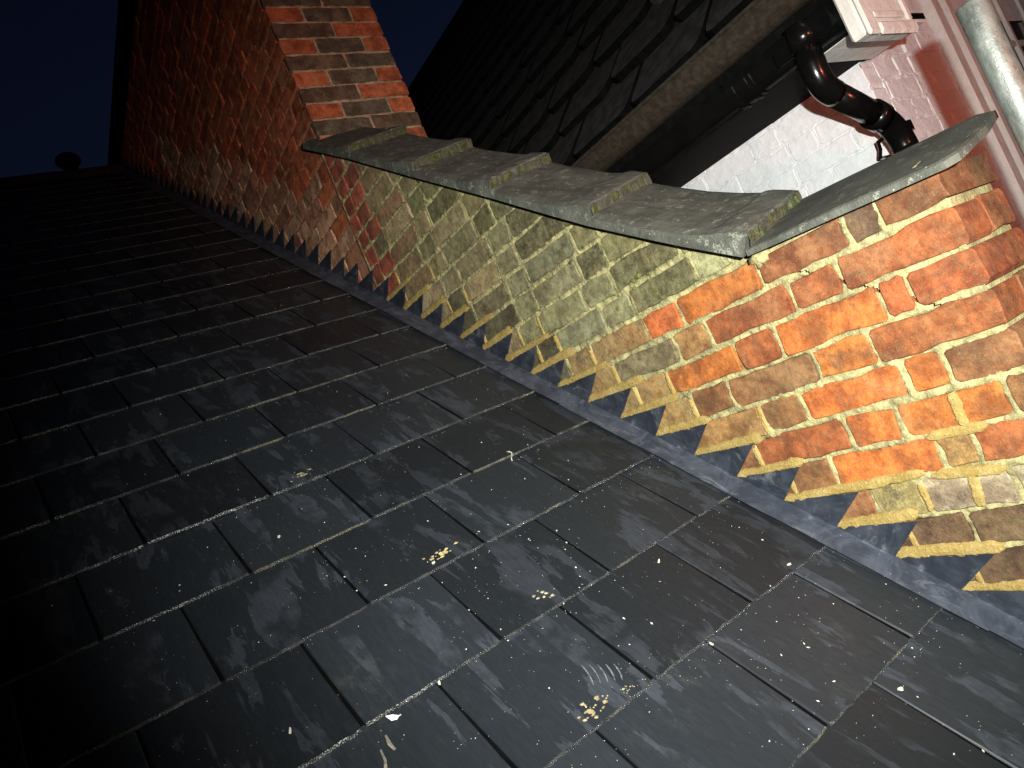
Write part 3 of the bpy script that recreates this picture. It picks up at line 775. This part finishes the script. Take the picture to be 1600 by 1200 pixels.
b = MB(); b.box((HX + .03, HY + .03, -3.6), (6.2, 9, 1.36)); b.build('wall', MAT['white'], house)
b = MB(); b.box((HX + .003, HY + .003, -3.6), (1.64, HY + .03, .53)); b.box((HX + .003, HY + .03, -3.6), (HX + .03, 9, .53)); b.box((HX + .003, 1.75, .53), (HX + .03, 9, 1.36)); b.build('wall', MAT['white'], house)
# gable over the end wall
PH = R(50); tp = math.tan(PH); EX, EZ = .575, 1.425; RX = 2.75
gz = lambda x: EZ + (x - EX) * tp
b = MB(); b.add([(HX + .03, HY + .005, 1.36), (RX, HY + .005, 1.36), (RX, HY + .005, gz(RX) - .15), (HX + .03, HY + .005, gz(HX + .03) - .15)], [(0, 1, 2, 3)]); b.build('gable', MAT['white'], house)
# eaves: soffit, fascia and boxed end
b = MB(); b.box((.70, .03, 1.232), (HX + .03, 9, 1.25)); b.build('soffit', MAT['gutter_dark'], house)
b = MB(); b.box((.675, .03, 1.222), (.70, 9, 1.42)); b.build('fascia', MAT['gutter_dark'], house)
bx = MB(); bx.box((.590, -.012, 1.164), (.842, .028, 1.62), 0, .007)
bo = bx.build('eaves_box', MAT['trim'], house)
b = MB(); b.box((.588, -.026, 1.157), (.640, -.0125, 1.62), 0, .005); b.box((.641, -.028, 1.155), (.846, -.0125, 1.192), 0, .009); b.box((.652, -.021, 1.204), (.815, -.0125, 1.222), 0, .004); b.box((.820, -.023, 1.193), (.844, -.0125, 1.62), 0, .004)
b.build('box_moulding', MAT['trim'], house)
b = MB(); b.box((.705, .029, 1.222), (HX + .02, .20, 1.2315), 0, .002); b.build('soffit_board', MAT['trim'], house)
# roof of dark tiles
b = MB(); rq = lambda x, y, h: (x - h * math.sin(PH), y, gz(x) + h * math.cos(PH))
b.add([rq(EX + .03, .03, -.035), rq(EX + .03, 9, -.035), rq(RX, 9, -.035), rq(RX, .03, -.035)], [(0, 1, 2, 3)])
b.add([rq(RX, .03, -.035), rq(RX, 9, -.035), (RX * 2 - EX, 9, EZ), (RX * 2 - EX, .03, EZ)], [(0, 1, 2, 3)])
hr = b.build('roof', MAT['felt_gap_shade'], house)
TW, TG = .335, .238
def tile_mesh(seed):
    q = random.Random(seed); w = TW - .018; L = .31; th = .030; c1, c2 = q.uniform(.02, .055), q.uniform(.02, .055)
    ol = [(-w/2, c1 * 1.5), (-w/2 + c1 * .3, c1 * .45), (-w/2 + c1, .0)] + [(-w/2 + w * i / 6, q.uniform(-.003, .003)) for i in range(1, 6)] + [(w/2 - c2, 0), (w/2 - c2 * .3, c2 * .45), (w/2, c2 * 1.5), (w/2, L), (-w/2, L)]
    n = len(ol); v = [(x, y, -th) for x, y in ol] + [(x, y, -.004) for x, y in ol] + [(x * .985, y + (.005 if y < .05 else 0), 0) for x, y in ol]
    f = [tuple(range(n))[::-1], tuple(range(2 * n, 3 * n))]
    for k in range(n):
        a = (k + 1) % n; f += [(k, a, n + a, n + k), (n + k, n + a, 2 * n + a, 2 * n + k)]
    return mesh('roof_tile', v, f, [MAT['tile'], MAT['felt_gap_shade']], False, [1, 0] + [1, 1] * n)  # edges and underside coloured black to stand in for the shadowed gaps
tv = [tile_mesh(500 + i) for i in range(8)]
rest = MB(); tiles = []
for r_ in range(0, 14):
    for c_ in range(0, 24):
        y = -.13 + (c_ + (.5 if r_ % 2 else 0)) * TW
        x = EX - .012 + r_ * TG * math.cos(PH)
        tiles.append((r_, y, x))
uT = Vector((0, -1, 0)); vT = Vector((math.cos(PH), 0, math.sin(PH)))
def tile_mw(y, x, q):
    tilt = R(6.6); nT = uT.cross(vT); v2 = vT * math.cos(tilt) - nT * math.sin(tilt); rot = q.uniform(-.012, .012)
    u2 = uT * math.cos(rot) + v2 * math.sin(rot); v3 = v2 * math.cos(rot) - uT * math.sin(rot)
    return face_mx(Vector((x, y, gz(x))) + nT * (.020 + q.uniform(0, .005)), u2.normalized(), v3.normalized())
tiles.sort(key=lambda t: (not in_view((t[2] + .06, t[1], gz(t[2] + .06)))[0], (t[2] - CAM.x) ** 2 + (t[1] - CAM.y) ** 2))
for i, (r_, y, x) in enumerate(tiles):
    q = random.Random(i * 7 + 1); me = tv[q.randrange(8)]; mw = tile_mw(y, x, q)
    if i < 190:
        o = link('roof_tile', me, None); o.parent = hr; o.matrix_basis = P0[house.name].inverted() @ mw
    else: rest.add([mw @ v_.co for v_ in me.vertices], [tuple(p.vertices) for p in me.polygons])
ro_ = rest.build('tile_field', MAT['tile'], None, fix=False); ro_.parent = hr; ro_.matrix_basis = P0[house.name].inverted(); ro_['kind'] = 'stuff'
b = MB(); b.tube([(RX, .0, gz(RX) - .03), (RX, 9, gz(RX) - .03)], .10, 14); b.build('ridge', MAT['felt_gap_shade'], house, True)
# window with painted frame at the right of the end wall
b = MB()
for x0, x1, w_ in ((1.642, 1.700, .030), (1.7005, 1.742, .018), (1.7425, 1.79, .034), (1.7905, 1.85, .012)):
    b.box((x0, HY - w_, -.6), (x1, HY + .03, 2.1), 0, .004)
fr = b.build('window_frame', MAT['frame'], house)
b = MB(); b.box((1.85, HY + .012, -.6), (3.2, HY + .024, 2.1)); b.build('window_pane', MAT['glass'], house)
b = MB()
for x in (2.085, 2.325, 2.56, 2.8): b.box((x - .013, HY - .006, -.6), (x + .013, HY + .011, 2.1), 0, .003)
for z in (.35, .65, .95, 1.255, 1.56): b.box((1.85, HY - .004, z - .013), (3.2, HY + .0105, z + .013), 0, .003)
b.build('glazing_bar', MAT['frame'], house)
b = MB(); b.box((3.2, HY - .02, -3.6), (6.2, HY + .03, 2.1)); b.box((1.64, HY - .0, -3.6), (3.2, HY + .03, -.6)); b.build('wall', MAT['white'], house)

# ------------------------------------------------------------------ gutter and downpipe
gut = thing('roof_gutter', 'weathered brown gutter along the eaves of the dark tiled roof', 'gutter', (.62, 1.5, 1.35))
prof = [(.615 + .057 * math.cos(t), 1.398 + .064 * math.sin(t)) for t in [math.pi + math.pi * k / 14 for k in range(15)]] + [(.615 + .052 * math.cos(t), 1.398 + .060 * math.sin(t)) for t in [2 * math.pi - math.pi * k / 14 for k in range(15)]]; prof = [(.551, 1.410), (.551, 1.400)] + prof + [(.563, 1.410)]
b = MB(); b.extrude(prof, lambda x, z: (x, -.012, z), lambda x, z: (x, 8.8, z)); b.build('channel', MAT['gutter'], gut, False)
hb = lambda r1, r2, zc: [(.650 + r1 * math.cos(t_), zc + r2 * math.sin(t_)) for t_ in [math.pi + math.pi * k / 12 for k in range(13)]]
b = MB(); b.extrude(hb(.044, .075, 1.300), lambda x, z: (x, .34, z), lambda x, z: (x, 8.8, z)); b.build('lower_channel', MAT['black'], gut)
b = MB(); b.extrude(hb(.052, .086, 1.301), lambda x, z: (x, .315, z), lambda x, z: (x, .40, z)); b.extrude(hb(.055, .090, 1.301), lambda x, z: (x, .33, z), lambda x, z: (x, .342, z)); b.extrude(hb(.055, .090, 1.301), lambda x, z: (x, .375, z), lambda x, z: (x, .387, z)); b.build('union', MAT['black'], gut)
b = MB(); b.extrude(hb(.047, .080, 1.300), lambda x, z: (x, .03, z), lambda x, z: (x, .318, z)); b.box((.602, .05, 1.235), (.698, .235, 1.302), 0, .006); b.build('outlet', MAT['black'], gut)
dp = thing('downpipe', 'black plastic downpipe with swan neck bends below the gutter', 'downpipe', (.9, .18, .9))
rp_ = .034
def arc(a, b_, c, n=8):
    a, b_, c = Vector(a), Vector(b_), Vector(c); return [a * (1 - t) ** 2 + b_ * 2 * t * (1 - t) + c * t * t for t in [i / n for i in range(n + 1)]]
P1, P2, P3, P4 = (.618, .140, 1.30), (.618, .158, 1.135), (.915, .165, 1.005), (.945, .172, .90)
b = MB(); b.tube([P1, (.618, .146, 1.235)], rp_ * 1.16, 24); b.build('spigot', MAT['black'], dp, True)
b = MB(); b.tube([(.618, .146, 1.24)] + arc((.618, .15, 1.19), (.618, .156, 1.125), (.675, .158, 1.107)), rp_ * 1.04, 24); b.build('elbow', MAT['black'], dp, True)
b = MB(); b.tube([(.665, .158, 1.111), (.875, .166, 1.018)], rp_, 24); b.build('offset_pipe', MAT['black'], dp, True)
b = MB(); b.tube([(.835, .165, 1.036), (.875, .166, 1.018)] , rp_ * 1.22, 24); b.build('socket', MAT['black'], dp, True)
b = MB(); b.tube(arc((.868, .166, 1.021), (.945, .170, .988), (.948, .172, .91)), rp_ * 1.06, 24); b.build('elbow', MAT['black'], dp, True)
b = MB(); b.tube([(.948, .172, .92), (.948, .172, -3.5)], rp_, 24); b.build('pipe', MAT['black'], dp, True)
b = MB(); b.tube([(.948, .172, .985), (.948, .172, .955)], rp_ * 1.2, 24); b.tube([(.925, .198, .972), (.928, .225, .972), (.950, .238, .952), (.952, .250, .930), (1.0, .262, .932), (1.04, .262, .932)], .0055, 8); b.build('bracket', MAT['black'], dp, False)

# ------------------------------------------------------------------ scaffold pole
b = MB(); n = 28; ro2, ri = .02415, .0205
px, py, pt = .132, -.366, .968
def ring(r, z): return [(px + r * math.cos(2 * math.pi * k / n), py + r * math.sin(2 * math.pi * k / n), z) for k in range(n)]
zs = [-3.6, .2, .5, .7, .85, pt - .002]
v = []; f = []
for z in zs: v += ring(ro2, z)
v += ring(ro2 - .001, pt); v += ring(ri, pt); v += ring(ri, .4)
m = len(v) // n
for i in range(m - 1):
    for k in range(n): f.append((i * n + k, i * n + (k + 1) % n, (i + 1) * n + (k + 1) % n, (i + 1) * n + k))
b.add(v, f); po = b.build('scaffold_pole', MAT['zinc'], None, True)
tag(po, 'galvanised steel scaffold pole standing upright at the end of the brick wall', 'scaffold pole')

# ------------------------------------------------------------------ crumbs and splashes of mortar on the slates
def on_roof(x, y, h=.0): return rp(x, y / math.cos(PITCH), h)
def slate_h(x, y):
    s = y / math.cos(PITCH); j = math.floor((y - .0139) / .18915); s0 = (.0139 + j * .18915) / math.cos(PITCH) + .012
    if s < s0: s0 -= GA
    return .0152 - (s - s0) * .0125 / .472
q = np.random.RandomState(8); cv_, cf_ = [], []
def crumb(x, y, r):
    s = y / math.cos(PITCH); p = rp(x, s, slate_h(x, y) + r * .4); n0 = len(cv_); a = q.rand() * 3
    ax = [Vector((math.cos(a), math.sin(a) * math.cos(PITCH), math.sin(a) * math.sin(PITCH))), Vector((-math.sin(a), math.cos(a) * math.cos(PITCH), math.cos(a) * math.sin(PITCH))), SN]
    k = (r * q.uniform(.7, 1.8), r * q.uniform(.6, 1.1), r * q.uniform(.5, .9))
    for i in range(3):
        cv_.append(p + ax[i] * k[i]); cv_.append(p - ax[i] * k[i])
    for t in ((0,2,4),(2,1,4),(1,3,4),(3,0,4),(2,0,5),(1,2,5),(3,1,5),(0,3,5)): cf_.append(tuple(n0 + z for z in t))
cl = [(-.58, .33, .07), (-.50, .50, .10), (-.75, .42, .14), (-.45, .20, .16), (-.35, .35, .2), (-.6, .15, .16), (-.25, .05, .14), (-.4, .0, .2), (-.72, .62, .12), (-.9, .85, .15), (-.5, .8, .3), (-.3, .6, .2)]
for i in range(420):
    cx_, cy_, sd = cl[q.randint(len(cl))]; x, y = cx_ + q.randn() * sd, cy_ + q.randn() * sd
    if x > -.07 or y < -.8 or y > 4: continue
    crumb(x, y, min(.0021, .00032 + .00028 * (1 / max(.08, q.rand()) - 1) ** .75))
for i in range(320):
    x, y = -.08 - q.rand() * 1.4, q.uniform(-.5, 3)
    crumb(x, y, min(.0016, .00028 + .00022 * (1 / max(.08, q.rand()) - 1) ** .75))
for j in range(-1, 16):                                             # grit caught along the slate tails
    for i in range(26):
        y = .0139 + j * .18915 - .004 + q.uniform(-.006, .0); x = -.06 - q.rand() ** 1.4 * 1.25
        crumb(x, y, q.uniform(.0004, .0011))
b = MB(); b.add(cv_, cf_); co = b.build('mortar_crumbs', MAT['crumb'], None, fix=False); co['kind'] = 'stuff'
tag(co, 'pale mortar crumbs and dust scattered over the dark slates', 'crumbs')
def splat(label, x, y, r, n, mat, seed, cat='mortar splash', name='mortar_splash', stretch=1.6):
    qq = np.random.RandomState(seed); b = MB()
    for i in range(n):
        dx, dy = qq.randn() * r * .8 * stretch, qq.randn() * r * .5
        xx_, y2 = x + dx, y + dy; rr3 = r * qq.uniform(.05, .26); k = 8
        c = on_roof(xx_, y2, slate_h(xx_, y2)); ringp = []
        for a in range(k):
            an = 2 * math.pi * a / k; rr4 = rr3 * qq.uniform(.6, 1.3)
            ringp.append(c + Vector((1, 0, 0)) * math.cos(an) * rr4 * 1.4 + SU * math.sin(an) * rr4 + SN * .0003)
        inner = [c + (p - c) * .6 + SN * rr3 * qq.uniform(.18, .4) for p in ringp]
        v = ringp + inner + [c + SN * rr3 * .4]; f = []
        for a in range(k): f += [(a, (a + 1) % k, k + (a + 1) % k, k + a), (k + a, k + (a + 1) % k, 2 * k)]
        b.add(v, f)
    return tag(b.build(name, mat, None, False), label, cat, 'mortar splashes on the slates' if name == 'mortar_splash' else None)
splat('bright yellow mortar splash in the middle of the slates, the yellowest one', -.703, .618, .014, 26, MAT['splat'], 1)
splat('pale smeared mortar splash just above a slate edge, right of the yellow splash', -.606, .428, .013, 14, MAT['film2'], 2)
splat('crusty tan mortar splash low on the slates beside the finger marks', -.717, .233, .014, 26, MAT['splat2'], 3)
splat('small pale mortar splash between the finger marks and the slate edge', -.655, .228, .008, 12, MAT['film2'], 4)
splat('faint scattered mortar splash far up the slates on the left', -.802, .997, .015, 18, MAT['film2'], 5)
# white chip
b = MB(); c = on_roof(-.978, .392, slate_h(-.978, .392))
v = [c + Vector((dx, 0, 0)) + SU * dy + SN * h for dx, dy, h in ((-.008, .010, .003), (.001, .003, .006), (.011, -.003, .002), (.004, -.006, .0005), (-.004, -.002, .0006), (.0, .001, .0002))]
b.add(v, [(0, 1, 5), (1, 2, 3), (1, 3, 4), (0, 4, 1), (0, 5, 4), (4, 5, 3), (3, 5, 2), (2, 5, 1)])
tag(b.build('white_chip', MAT['chip']), 'small white flake lying on a slate edge low on the roof', 'flake')
def ribbon(name, pts, w, mat, seed, h=.0006):
    qq = np.random.RandomState(seed); v = []; f = []
    for i, (x, y) in enumerate(pts):
        c = on_roof(x, y, slate_h(x, y) + h); a = pts[max(0, i - 1)]; d = pts[min(len(pts) - 1, i + 1)]
        dx, dy = d[0] - a[0], (d[1] - a[1]) / math.cos(PITCH); L = math.hypot(dx, dy) or 1
        e = math.sin(math.pi * (i + .4) / (len(pts) - .2)) ** .5 * qq.uniform(.7, 1.2)
        nv = Vector((1, 0, 0)) * (-dy / L) + SU * (dx / L)
        v += [c + nv * w * e, c + SN * .0006, c - nv * w * e]
    for i in range(len(pts) - 1):
        for k in range(2): f.append((i * 3 + k, i * 3 + k + 1, i * 3 + k + 4, i * 3 + k + 3))
    b = MB(); b.add(v, f); return b
film = plain('dust_film', (.085, .09, .092), .8, 0, .5, 160, .0004)
sm = MB()
for i in range(5):
    x0, y0_ = -.672 + i * .011, .296 - i * .007
    pts = [(x0 + .006 * math.sin(t * 2.2) - .020 * t, y0_ - .036 * t * (1 - .06 * i)) for t in [k / 8 for k in range(9)]]
    r_ = ribbon('m', pts, .0014, film, i); sm.add(r_.v, r_.f)
tag(sm.build('finger_smears', film), 'parallel curved finger smears in the dust on a slate', 'smear')
dr = MB()
for k, pts in enumerate(([(-1.022, .362), (-1.026, .345), (-1.034, .333), (-1.036, .312), (-1.041, .295), (-1.044, .280)], [(-1.003, .376), (-1.006, .362), (-1.005, .350)])):
    r_ = ribbon('m', pts, .0028, film, 30 + k, .0008); dr.add(r_.v, r_.f)
tag(dr.build('mortar_dribble', plain('dribble', (.16, .145, .11), .9, 0, .4, 120, .001)), 'dried pale dribbles running down from a slate edge near the white flake', 'dribble')

# single chips of mortar and a curled strand
for i, (x, y) in enumerate([(-.932, .839), (-.722, .605), (-.881, .401), (-.171, .225), (-.459, .205), (-.301, -.005), (-1.116, .458), (-.36, .37)]):
    qq = random.Random(90 + i); c = on_roof(x, y, slate_h(x, y) + .0004); a = qq.uniform(0, 3.1); ca, sa = math.cos(a), math.sin(a); L, w_ = qq.uniform(.004, .0065), qq.uniform(.002, .0032)
    base = [(-L, -w_ * .6), (-L * .2, -w_), (L * .9, -w_ * .5), (L, w_ * .5), (L * .1, w_), (-L * .8, w_ * .8)]
    P = lambda u, v_, h: c + Vector((1, 0, 0)) * (u * ca - v_ * sa) + SU * (u * sa + v_ * ca) + SN * h
    v = [P(u, t_, 0) for u, t_ in base] + [P(u * .8, t_ * .75, w_ * qq.uniform(.7, 1.2)) for u, t_ in base]; n = 6
    b = MB(); b.add(v, [tuple(range(n, 2 * n))] + [(k, (k + 1) % n, n + (k + 1) % n, n + k) for k in range(n)])
    tag(b.build('mortar_chip', MAT['crumb']), 'small pale chip of mortar lying loose on a dark slate', 'mortar chip', 'loose mortar chips on the slates')
pts = [(-.349, .765), (-.345, .772), (-.338, .777), (-.332, .783), (-.331, .791), (-.335, .797)]
b = MB(); b.tube([on_roof(x, y, slate_h(x, y) + .002 + .002 * math.sin(i)) for i, (x, y) in enumerate(pts)], [.0011, .0013, .0012, .0014, .0022, .0012], 8)
tag(b.build('curled_strand', MAT['crumb'], None, True), 'tiny curled pale strand at a slate edge halfway up beside the flashing', 'strand')
